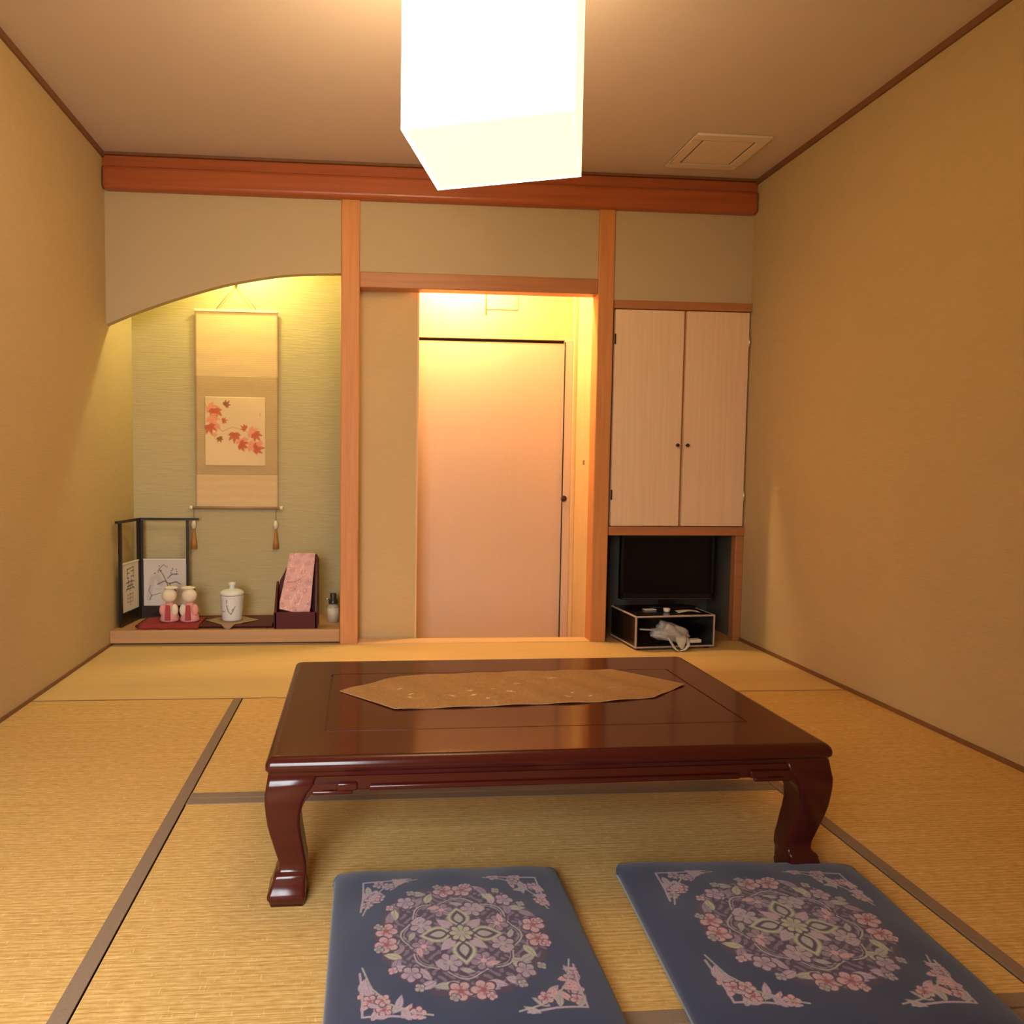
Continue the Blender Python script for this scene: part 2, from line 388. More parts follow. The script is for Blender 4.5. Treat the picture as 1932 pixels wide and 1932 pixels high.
MB().box(a0+w+.010, a1-w-.010, b0+w+.010, b1-w-.010, ZC-.010, ZC).build('panel', M_vent, v, bevel=.003)
MB().box(a0+w-.001, a1-w+.001, b0+w-.001, b1-w+.001, ZC-.003, ZC-.0005).build('joint', M_black, v)

# ------------------------------------------------------------------ pendant lamp
def pendant():
    rz = math.radians(-19.3); cx, cy, zb, zt = .364, 2.027, 1.85, 2.44; hx, hy = .224, .208
    t = thing('pendant_lamp', (cx, cy, zb), 'large glowing white paper box lamp hung below the ceiling', 'lamp', rz)
    H = zt-zb
    th = .004
    for (x0, x1, y0, y1, pm) in ((-hx, hx, -hy, -hy+th, M_washi), (-hx, hx, hy-th, hy, M_washik), (-hx, -hx+th, -hy+th, hy-th, M_washi), (hx-th, hx, -hy+th, hy-th, M_washib)):
        MB().box(x0, x1, y0, y1, .006, H).build('paper_panel', pm, t, local=True)
    MB().box(-hx+th, hx-th, -hy+th, hy-th, .008, .012).build('bottom_panel', M_washib, t, local=True)
    f = MB(); e = .009
    for sx in (-1, 1):
        for sy in (-1, 1): f.box(*sorted((sx*(hx-.004-e), sx*(hx-.004))), *sorted((sy*(hy-.004-e), sy*(hy-.004))), .012, H)
    for z0 in (.012, H-e):
        for sy in (-1, 1): f.box(-hx+.005, hx-.005, *sorted((sy*(hy-.004-e), sy*(hy-.004))), z0, z0+e)
        for sx in (-1, 1): f.box(*sorted((sx*(hx-.004-e), sx*(hx-.004))), -hy+.014, hy-.014, z0, z0+e)
    f.build('frame', M_lampwood, t, local=True)
    MB().box(-hx+.005, hx-.005, -.012, .012, H-.014, H-.002).tube([(0, 0, H-.01), (0, 0, ZC-zb-.03)], .005).build('cord', M_white, t, local=True)
    MB().lathe([(.001, 0), (.05, 0), (.055, .008), (.055, .03), (.001, .03)], (0, 0, ZC-zb-.03), 28).build('canopy', M_white, t, local=True)
pendant()
def downlight(x, y, z, name, label, power, col, rad):
    t = thing(name, (x, y, z), label, 'lamp')
    MB().lathe([(.045, 0), (.06, 0), (.06, -.012), (.05, -.012), (.045, 0)], (x, y, z), 28).build('ring', M_white, t)
    MB().lathe([(.001, -.002), (.044, -.002), (.044, -.006), (.001, -.009)], (x, y, z), 24).build('bulb', M_bulb, t)
    light(name+'_light', 'POINT', (x, y, z-.05), power, col, shadow_soft_size=rad).parent = None
downlight(.55, 4.045, 2.34, 'entry_downlight', 'round downlight in the entry ceiling behind the lintel', ENTRY_W, (1, .69, .35), .025)
downlight(-.69, 4.10, 2.30, 'alcove_downlight', 'round downlight in the alcove ceiling behind the arched wall', ALCOVE_W, (.90, .90, .36), .03)

# ------------------------------------------------------------------ built-in cabinet
def cabinet():
    t = thing('cabinet', (1.745, YB, .6), 'built-in pale wooden cupboard with two tall doors on the right', 'cabinet')
    x0, x1 = 1.352, XR-.001
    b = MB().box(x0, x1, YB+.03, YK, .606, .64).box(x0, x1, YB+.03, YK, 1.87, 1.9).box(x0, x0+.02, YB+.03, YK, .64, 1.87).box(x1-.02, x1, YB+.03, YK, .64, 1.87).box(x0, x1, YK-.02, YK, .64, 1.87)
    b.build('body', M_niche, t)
    MB().box(x0, x1, YB-.006, YB+.06, 1.857, 1.902).build('top_rail', M_lintel, t, bevel=.003)
    MB().box(x0, x1, YB-.006, YB+.09, .603, .652).build('bottom_rail', M_lintel, t, bevel=.003)
    MB().box(2.093, x1, YB, YB+.05, 0, .603).build('stile', M_lintel, t, bevel=.003)
    MB().box(1.735, 1.79, YB+.020, YB+.040, .652, 1.857).build('centre_stile', M_lintel, t)
    for xa, xb, kx, sgn in ((1.362, 1.754, 1.728, -1), (1.770, 2.130, 1.785, 1)):
        d = MB().box(xa, xb, YB+.002, YB+.026, .656, 1.853).build('door', M_cabdoor, t, bevel=.002)
        k = MB().lathe([(.001, 0), (.004, 0), (.004, .012), (.009, .016), (.010, .022), (.006, .027), (.001, .028)], seg=16).build('knob', M_bronze, d, local=True)
        k.location = (kx-1.745, .002, 1.11-.6); k.rotation_euler = (math.pi/2, 0, 0)
        hx = xa if sgn < 0 else xb
        for hz in (1.69, .83):
            h = MB().box(hx-.004, hx+.004, YB-.003, YB+.002, hz-.028, hz+.028).tube([(hx, YB-.003, hz-.028), (hx, YB-.003, hz+.028)], .0035)
            h.build('hinge', M_steel if sgn > 0 else M_bronze, d)
cabinet()
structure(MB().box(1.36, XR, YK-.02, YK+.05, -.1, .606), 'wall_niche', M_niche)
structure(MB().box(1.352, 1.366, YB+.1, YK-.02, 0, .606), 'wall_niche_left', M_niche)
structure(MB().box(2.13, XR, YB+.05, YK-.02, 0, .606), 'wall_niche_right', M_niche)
structure(MB().box(1.35, XR, YB, YK, -.12, -.0005), 'floor_niche', M_plat)

# ------------------------------------------------------------------ low table
def table():
    rz = math.radians(.8); c = (.430, 1.905); hx, hy, H = .652, .392, .335
    t = thing('low_table', (c[0], c[1], 0), 'low dark red lacquered table with curved legs in the middle of the tatami', 'table', rz)
    # slab with a rounded nosing: stacked rounded outline rings
    def ring(dx, z, r=.012):
        out = []
        for sx, sy, a0 in ((1, 1, 0), (-1, 1, 90), (-1, -1, 180), (1, -1, 270)):
            for a in np.linspace(a0, a0+90, 6):
                out.append((sx*(hx-dx-r)+r*math.cos(math.radians(a)), sy*(hy-dx-r)+r*math.sin(math.radians(a)), z))
        return out
    prof = [(.016, .286), (.010, .290), (.005, .297), (.0065, .301), (.003, .304), (0, .309), (0, .318), (.002, .325), (.007, .331), (.014, .3345), (.020, .335)]
    frame_w = .125
    mb = MB(); rings = [ring(d, z) for d, z in prof]
    mb.loft(rings, caps=False)
    n = len(rings[0])
    # top: border boards up to the groove (a flat ring), then a recessed groove and the centre panel
    ix, iy = hx-frame_w, hy-.16
    def rect(dx, z):
        out = []
        for sx, sy in ((1, 1), (-1, 1), (-1, -1), (1, -1)):
            out += [(sx*(ix-dx), sy*(iy-dx), z)]*6
        return out
    MBt = MB().loft([ring(.020, .335), rect(-.003, .335), rect(-.003, .331)], caps=False, smooth=False)
    mb.build('edge_moulding', M_lacq, t, local=True)
    MBt.build('border_boards', M_lacqtop, t, local=True)
    MB().box(-ix, ix, -iy, iy, .322, .3349).build('centre_panel', M_lacqtop, t, local=True, bevel=.001)
    MB().box(-hx+.03, hx-.03, -hy+.03, hy-.03, .315, .331).build('underboard', M_lacq, t, local=True)
    # aprons, with a bead and a stepped carved end
    for sy in (-1, 1):
        y0, y1 = sorted((sy*(hy-.012), sy*(hy-.034)))
        a = MB().box(-hx+.05, hx-.05, y0, y1, .257, .292).build('apron', M_lacq, t, local=True, bevel=.003)
        yb0, yb1 = sorted((sy*(hy-.004), sy*(hy-.014)))
        MB().box(-hx+.225, hx-.225, yb0, yb1, .258, .270).build('bead', M_lacq, a, local=True, bevel=.004, seg=3)
        for q in (-1, 1):
            m = MB(); x0, x1 = sorted((q*(hx-.19), q*(hx-.10))); m.box(x0, x1, yb0, yb1, .250, .260)
            x0, x1 = sorted((q*(hx-.20), q*(hx-.155))); m.box(x0, x1, yb0, yb1, .258, .276)
            m.build('carved_scroll', M_lacq, a, local=True, bevel=.004, seg=3)
    for sx in (-1, 1):
        x0, x1 = sorted((sx*(hx-.012), sx*(hx-.034)))
        MB().box(x0, x1, -hy+.05, hy-.05, .262, .292).build('apron', M_lacq, t, local=True, bevel=.003)
    # cabriole legs: (z, outer offset from the corner, inner offset)
    P = [(.296, .006, .112), (.272, .002, .104), (.255, -.001, .090), (.235, -.001, .081), (.21, .001, .076), (.185, .004, .075), (.16, .009, .0775),
         (.135, .015, .081), (.11, .021, .084), (.09, .026, .087), (.074, .027, .088), (.068, .024, .088), (.064, .018, .088), (.058, .015, .087), (.053, .015, .086), (.030, .006, .086), (.024, .003, .087), (.018, .003, .087), (.012, .006, .086), (0, .009, .085)]
    for sx in (-1, 1):
        for sy in (-1, 1):
            rings = []
            for z, o, i in P:
                r = .007
                pts = []
                for qx, qy, a0 in ((o, o, 180), (i, o, 270), (i, i, 0), (o, i, 90)):
                    ccx = qx+(r if qx == o else -r); ccy = qy+(r if qy == o else -r)
                    for a in np.linspace(a0, a0+90, 4): pts.append((ccx+r*math.cos(math.radians(a)), ccy+r*math.sin(math.radians(a))))
                w = [(sx*(hx-p[0]), sy*(hy-p[1]), z) for p in pts]
                # leg offsets run inwards from the corner
                rings.append(w if sx*sy > 0 else w[::-1])
            rings = rings[::-1]
            lm = MB().loft(rings, smooth=True)
            lg = lm.build('leg', M_lacq, t, local=True)
            # curved bracket between leg and front / side apron
            br = MB(); cur = [(.07, .275), (.07, .21)]+[(.078+.055*(1-math.cos(math.radians(a))), .21+.052*math.sin(math.radians(a))) for a in np.linspace(0, 90, 9)]+[(.19, .262), (.19, .275)]
            ys = sorted((sy*(hy-.006), sy*(hy-.032)))
            br.prism([(sx*(hx-p[0]), p[1]) for p in cur], 'y', *ys)
            xs = sorted((sx*(hx-.006), sx*(hx-.032)))
            br.prism([(sy*(hy-p[0]), p[1]) for p in cur], 'x', *xs)
            br.build('bracket', M_lacq, lg, local=True)
table()

# ------------------------------------------------------------------ drawing tools for printed cloth and paper (numpy)
def seg_mask(x, y, pts, w, w2=None):
    """soft mask of a brush stroke along pts, width w tapering to w2"""
    w2 = w if w2 is None else w2; m = np.zeros_like(x); L = len(pts)-1
    for i in range(L):
        ax, ay = pts[i]; bx, by = pts[i+1]; dx, dy = bx-ax, by-ay; l2 = dx*dx+dy*dy+1e-12
        t = np.clip(((x-ax)*dx+(y-ay)*dy)/l2, 0, 1); dd = np.hypot(x-ax-t*dx, y-ay-t*dy)
        ww = w+(w2-w)*(i+t)/L
        m = np.maximum(m, np.clip((ww-dd)/(ww*.5+1e-9), 0, 1))
    return m
def put(col, m, c): return col*(1-m[:, None])+np.array(c)[None]*m[:, None]
def blossom(col, x, y, cx, cy, R, c, gap, cen, n=5, rot=0., squash=1.):
    dx, dy = x-cx, (y-cy)/squash; r = np.hypot(dx, dy); a = np.arctan2(dy, dx)+rot
    pet = np.abs(np.cos(n*a/2)); edge = R*(.70+.30*pet)
    col = put(col, np.clip((edge*1.12-r)/(R*.08), 0, 1), gap)
    body = np.clip((edge*.95-r)/(R*.1), 0, 1)*np.clip((pet-.10)/.12, 0, 1)
    shade = np.clip(1.05-.35*(1-r/(R+1e-9)), .6, 1.1)
    col = col*(1-body[:, None])+(np.array(c)[None]*shade[:, None])*body[:, None]
    col = put(col, np.clip((R*.26-r)/(R*.08), 0, 1), cen)
    st = np.clip((np.abs(np.sin(n*a/2+.8))-.93)/.05, 0, 1)*np.clip((R*.55-r)/(R*.1), 0, 1)
    return put(col, st, cen)
def leafm(x, y, cx, cy, L, Wd, ang):
    c, s_ = math.cos(ang), math.sin(ang); u = (x-cx)*c+(y-cy)*s_; v = -(x-cx)*s_+(y-cy)*c
    t = u/L; hw = Wd*np.clip(1-t*t, 0, 1)*(1-.35*t)
    return np.clip((hw-np.abs(v))/(Wd*.25), 0, 1)*(np.abs(t) < 1), np.clip(1-np.abs(v)/(Wd*.10), 0, 1)*(np.abs(t) < .9)

# ------------------------------------------------------------------ zabuton cushions
NAVY = np.array(s(37, 46, 74)); PINK = s(192, 150, 154); MAUVE = s(140, 118, 136); GREY = s(158, 152, 146); GREEN = s(170, 166, 140); WINE = s(66, 44, 66); RED = s(142, 72, 80); LILAC = s(168, 146, 160)
def medallion(x, y):
    """x, y in metres from the medallion centre"""
    col = np.repeat(NAVY[None], len(x), 0).astype(float)
    r = np.hypot(x, y); a = np.arctan2(y, x)
    rr = random.Random(3)
    # wine ground of the disc
    col = put(col, np.clip((.166-r+.006*np.cos(16*a))/.004, 0, 1), WINE)
    fill = (np.sin(310*x+3*np.sin(170*y))+np.sin(290*y+3*np.sin(150*x)) > .35)*np.clip((.158-r)/.004, 0, 1)
    col = put(col, fill*.75, s(122, 104, 122))
    # outer wreath: leaves, then blossoms
    for k in range(48):
        t = 2*math.pi*k/48+rr.uniform(-.05, .05); R = .143+rr.uniform(-.012, .016)
        m, mv = leafm(x, y, R*math.cos(t), R*math.sin(t), .021, .0095, t+rr.choice((-1, 1))*rr.uniform(.5, 1.3))
        col = put(col, m, rr.choice((GREY, LILAC, GREEN, MAUVE))); col = put(col, mv*m*.7, WINE)
    for k in range(8):
        t0 = 2*math.pi*k/8
        for dt in ((-.135, .135) if k % 2 == 0 else (0,)):
            t = t0+dt
            col = blossom(col, x, y, .149*math.cos(t), .149*math.sin(t), .0255 if k % 2 == 0 else .021, PINK if k % 2 == 0 else LILAC, WINE, RED if k % 2 == 0 else MAUVE, rot=t*1.7)
    for k in range(16):
        t = 2*math.pi*(k+.5)/16
        col = blossom(col, x, y, .166*math.cos(t), .166*math.sin(t), .0105, GREY if k % 3 else PINK, WINE, MAUVE, n=4, rot=t)
    # lobed ring line
    ringr = .112+.007*np.cos(8*a+.4)
    col = put(col, np.clip((.0022-np.abs(r-ringr))/.001, 0, 1), GREY)
    col = put(col, np.clip((.0012-np.abs(r-ringr+.006))/.0008, 0, 1)*.8, LILAC)
    # inner peonies and scrolls
    for k in range(8):
        t = 2*math.pi*(k+.5)/8
        col = blossom(col, x, y, .083*math.cos(t), .083*math.sin(t), .026, (MAUVE, LILAC)[k % 2], WINE, (PINK, GREY)[k % 2], n=6, rot=t)
    for k in range(12):
        t = 2*math.pi*k/12
        m, mv = leafm(x, y, .098*math.cos(t), .098*math.sin(t), .016, .0065, t+1.2)
        col = put(col, m, (GREY, PINK, LILAC)[k % 3]); col = put(col, mv*m*.6, WINE)
    # four-pointed star of outlined petals
    for k in range(4):
        t = math.pi/2*k
        m, _ = leafm(x, y, .052*math.cos(t), .052*math.sin(t), .034, .025, t); col = put(col, m, GREEN)
        m, _ = leafm(x, y, .050*math.cos(t), .050*math.sin(t), .026, .017, t); col = put(col, m, WINE)
        m, _ = leafm(x, y, .047*math.cos(t), .047*math.sin(t), .017, .010, t); col = put(col, m, GREY)
        t += math.pi/4
        m, _ = leafm(x, y, .042*math.cos(t), .042*math.sin(t), .024, .012, t); col = put(col, m, LILAC)
    col = blossom(col, x, y, 0, 0, .026, GREEN, WINE, GREY, n=8)
    # corner sprays: right triangles with a curved long side
    for sx in (-1, 1):
        for sy in (-1, 1):
            X = .198-x*sx; Y = .198-y*sy       # 0 at the outer corner
            inside = (X > -.004) & (Y > -.004) & (r > .182) & (X < .125) & (Y < .125)
            rc = random.Random(11+sx+3*sy)
            c2 = col.copy()
            for k in range(20):
                px = rc.uniform(.002, .105); py = rc.uniform(.002, max(.014, .10-px*.95))
                if rc.random() < .5: px, py = py, px
                if k % 3 == 0: c2 = blossom(c2, X, Y, px, py, .0155, rc.choice((PINK, LILAC)), WINE, RED, rot=k)
                else:
                    m, mv = leafm(X, Y, px, py, .019, .0075, rc.uniform(0, 3.1)); c2 = put(c2, m, rc.choice((GREY, LILAC, PINK))); c2 = put(c2, mv*m*.6, WINE)
            c2 = put(c2, seg_mask(X, Y, [(.125, .002), (.085, .012), (.05, .03), (.02, .07), (.003, .125)], .0022), GREY)
            c2 = put(c2, seg_mask(X, Y, [(.11, -.001), (.06, .004), (.004, .004), (.004, .06), (-.001, .11)], .0028), LILAC)
            col = np.where(inside[:, None], c2, col)
    # threadbare speckle of the print
    sp = rng.random(len(x)); lum = np.abs(col-NAVY[None]).sum(1) > .05
    col = np.where((lum & (sp < .10))[:, None], col*.6+NAVY[None]*.4, col)
    return col
HXZ, HYZ, TZ = .262, .270, .056
def cushion_shape(u, v):
    # sheet wraps from the lower seam over the top; outline bows slightly between the corners
    a = (u-.5)*2; b = (v-.5)*2
    x = a*HXZ; y = b*HYZ
    x = x*(1-.012*(b*b)*np.abs(a)-.01*(1-b*b)*np.abs(a)); y = y*(1-.012*(a*a)*np.abs(b)-.01*(1-a*a)*np.abs(b))
    e = np.maximum(np.abs(a), np.abs(b)); rim = np.clip((1-np.abs(a)**8)*(1-np.abs(b)**8), 0, 1)**.42
    rad = np.hypot(np.clip(np.abs(a)-.86, 0, 1), np.clip(np.abs(b)-.86, 0, 1))/.14
    f = np.where(rad > 1, 1/np.maximum(rad, 1e-6), 1)
    big = (np.abs(a) > .86) & (np.abs(b) > .86)
    x = np.where(big & (rad > 1), np.sign(a)*(.86+(np.abs(a)-.86)*f)*HXZ, x)
    y = np.where(big & (rad > 1), np.sign(b)*(.86+(np.abs(b)-.86)*f)*HYZ, y)
    z = .020+(TZ-.020)*rim*(.80+.20*(1-a*a)*(1-b*b))+.0022*np.sin(9*a+2)*np.sin(7*b+1)*rim
    return x, y, z
def zabuton():
    t = thing('floor_cushion', (.190, 1.320, .0), 'navy floor cushion with pink flower medallion, directly before the middle of the table', 'cushion')
    grid('cover', cushion_shape, lambda u, v: medallion((u-.5)*2*HXZ, (v-.5)*2*HYZ), 420, 420, M_zabuton, t)
    # underside: the same outline mirrored down to the floor
    rim = MB(); n = 80; ring0 = []; ring1 = []; ring2 = []; ring3 = []
    us = np.concatenate([np.linspace(0, 1, 21)[:-1], np.ones(20), np.linspace(1, 0, 21)[:-1], np.zeros(20)]); vs = np.concatenate([np.zeros(20), np.linspace(0, 1, 21)[:-1], np.ones(20), np.linspace(1, 0, 21)[:-1]])
    X, Y, Z = cushion_shape(us, vs)
    for x, y, z in zip(X, Y, Z):
        ring0.append((x, y, .0205)); ring1.append((x*.993, y*.993, .008)); ring2.append((x*.97, y*.97, .001)); ring3.append((x*.8, y*.8, .0005))
    rim.loft([ring3, ring2, ring1, ring0], caps=False)
    rim.add(ring3, [tuple(range(len(ring3)))[::-1]])
    rim.build('underside', mat('navy_cotton', tuple(NAVY), .95, bump=.3, bscale=500, sheen=.25), t, local=True)
    return t
z1 = zabuton()
def copy_tree(o, parent=None):
    c = o.copy(); COL.objects.link(c); c.parent = parent
    for ch in list(o.children): copy_tree(ch, c)
    return c
z2 = copy_tree(z1); z2.location = (.862, 1.304, 0); z2.rotation_euler = (0, 0, math.radians(-3.6)); z2.scale = (1.10, 1.02, 1.0)
z2['label'] = 'navy floor cushion with pink flower medallion beside the right front leg of the table'
for z in (z1, z2): z['group'] = 'flowered navy floor cushions'

# ------------------------------------------------------------------ brocade runner on the table
def runner():
    t = thing('table_runner', (.433, 1.975, .335), 'gold brocade runner with pointed ends lying across the dark table', 'table runner')
    pts_f = [(-.072, 1.962), (.077, 1.803), (.634, 1.838), (.80, 1.868), (.938, 1.979)]
    pts_b = [(-.072, 1.962), (.105, 2.098), (.42, 2.128), (.77, 2.14), (.938, 1.979)]
    def interp(p, x):
        p = np.array(p); return np.interp(x, p[:, 0], p[:, 1])
    def P(u, v):
        x = -.0715+u*(.9375+.0715)
        f = interp(pts_f, x); b = interp(pts_b, x)
        y = f+(b-f)*v+.003*np.sin(x*31)*(1-4*(v-.5)**2)
        z = .3375+.0012*np.sin(x*40+y*30)+.0012*(np.abs(v-.5) > .49)
        return x-.433, y-1.975, z-.335
    def C(u, v):
        x = u*1.01; y = v*.30
        c = np.repeat(np.array([(.33, .175, .06)]), len(u), 0)
        rr = random.Random(5)
        for k in range(70):
            cx, cy = rr.uniform(0, 1), rr.uniform(.01, .3)
            m, mv = leafm(x, y, cx, cy, rr.uniform(.012, .03), rr.uniform(.005, .010), rr.uniform(0, 3.14))
            c = put(c, m*.45, rr.choice(((.42, .25, .10), (.25, .13, .045), (.40, .22, .085))))
        for k in range(17):
            cx, cy = rr.uniform(.06, .94), rr.uniform(.04, .27)
            m, mv = leafm(x, y, cx, cy, rr.uniform(.008, .02), .004, rr.uniform(-.7, .7)); c = put(c, m*.85, (.72, .52, .30))
        e = np.clip((.02-np.minimum(v, 1-v))/.01, 0, 1); c = put(c, e*.7, (.45, .27, .15))
        return c*(.85+.3*rng.random((len(u), 1)))
    grid('brocade_cloth', P, C, 220, 60, M_brocade, t, thick=.0012)
runner()

# ------------------------------------------------------------------ hanging scroll
def scroll():
    x0, x1 = -1.003, -.527; xc = (x0+x1)/2; yw = YK-.016
    t = thing('hanging_scroll', (xc, YK, .72), 'hanging scroll with red maple leaf painting on the alcove wall', 'scroll')
    BEIGE = s(222, 190, 140); DEEP = s(196, 166, 116); 
    def sheet(name, xa, xb, za, zb, y, C, nu, nv, th=.002):
        grid(name, world(lambda u, v: (xa+(xb-xa)*u, np.full_like(u, y), za+(zb-za)*v)), C, nu, nv, M_print, t, thick=th)
    def cloth(c, wv):
        def f(u, v):
            o = np.repeat(np.array([c]), len(u), 0)
            k = (np.sin(v*wv)*.5+.5)*.10+rng.random(len(u))*.08+(np.sin(v*23+np.sin(u*9))*.5+.5)*.05
            return o*(1-k[:, None])
        return f
    sheet('upper_cloth', x0, x1, 1.495, 1.868, yw, cloth(BEIGE, 190), 40, 140)
    sheet('middle_cloth', x0, x1, .918, 1.495, yw-.0004, cloth(DEEP, 300), 40, 200)
    sheet('lower_cloth', x0, x1, .728, .918, yw, cloth(BEIGE, 160), 40, 80)
    def art(u, v):
        x = u*.348; y = v*.40
        c = np.repeat(np.array([s(226, 196, 150)]), len(u), 0)*(.95+.05*np.sin(u*3+v*5))[:, None]
        R1, R2, R3 = s(196, 92, 62), s(226, 150, 112), s(150, 84, 44)
        rr = random.Random(9)
        # branches
        c = put(c, seg_mask(x, y, [(.0, .36), (.03, .30), (.055, .235), (.10, .20), (.16, .225), (.24, .20), (.31, .16)], .0026, .001)*.7, R3)
        c = put(c, seg_mask(x, y, [(.0, .20), (.05, .17), (.075, .12)], .0018, .001)*.6, s(170, 140, 90))
        def maple(c, cx, cy, R, colr, rot):
            for k, l in zip((-2, -1, 0, 1, 2), (.62, .88, 1, .88, .62)):
                an = rot+k*.62
                m, mv = leafm(x, y, cx+R*l*.5*math.cos(an), cy+R*l*.5*math.sin(an), R*l*.56, R*.19, an); c = put(c, m*.92, colr); c = put(c, mv*m*.5, R3)
            return c
        for cx, cy, R, k, ro in ((.02, .345, .05, 1, -.6), (.055, .33, .055, 0, -1.4), (.115, .35, .032, 2, .8), (.03, .285, .055, 1, -.9), (.065, .245, .05, 1, -2.2), (.02, .235, .05, 0, -1.2), (.10, .26, .026, 0, .2),
                                 (.08, .165, .028, 2, -1.2), (.06, .185, .02, 1, -2), (.17, .19, .05, 0, -1.6), (.21, .155, .055, 1, -1.2), (.255, .20, .05, 1, -.3), (.285, .19, .045, 0, -.9), (.20, .125, .045, 0, -.4), (.255, .12, .05, 1, -.3), (.285, .10, .05, 0, .1), (.235, .215, .03, 0, 2.6), (.31, .14, .03, 1, -1)):
            c = maple(c, cx, cy, R*1.28, (R1, R2, R3)[k], ro)
        c = put(c, seg_mask(x, y, [(.318, .31), (.318, .292)], .003)*.5, s(150, 130, 90))
        return c
    sheet('painting', -.948, -.600, .972, 1.373, yw-.004, art, 110, 126)
    # rods, cords and weights
    MB().box(x0-.004, x1+.004, YK-.022, YK-.010, 1.864, 1.880).build('top_rod', M_cream, t, bevel=.003)
    r = MB().tube([(-1.028, YK-.022, .722), (-.508, YK-.022, .722)], .009, 14).build('roller', M_matcloth, t)
    for x in (-1.031, -.505):
        k = MB().tube([(x-.009, YK-.022, .722), (x+.009, YK-.022, .722)], .0115, 14).build('end_knob', M_ivory, r)
    xm = xc
    MB().tube([(x0+.12, YK-.016, 1.878), (xm, YK-.012, 2.03), (x1-.12, YK-.016, 1.878)], .0022, 6).build('hanging_cord', M_matcloth, t)
    MB().ball((xm, YK-.008, 2.03), .008, 10, 6).build('hook', M_bronze, t)
    for x, zt in ((-1.0165, .60), (-.539, .60)):
        w = MB().lathe([(.001, .595), (.009, .60), (.0135, .615), (.0135, .628), (.009, .642), (.003, .648), (.001, .648)], (x, YK-.022, 0), 18).build('weight', M_ivory, t)
        MB().tube([(x, YK-.022, .716), (x, YK-.022, .645)], .0015, 6).build('weight_cord', M_matcloth, w)
        MB().lathe([(.001, .596), (.005, .592), (.007, .575), (.010, .57), (.009, .55), (.015, .52), (.018, .478), (.001, .478)], (x, YK-.022, 0), 18).build('tassel', M_orange, w)
scroll()

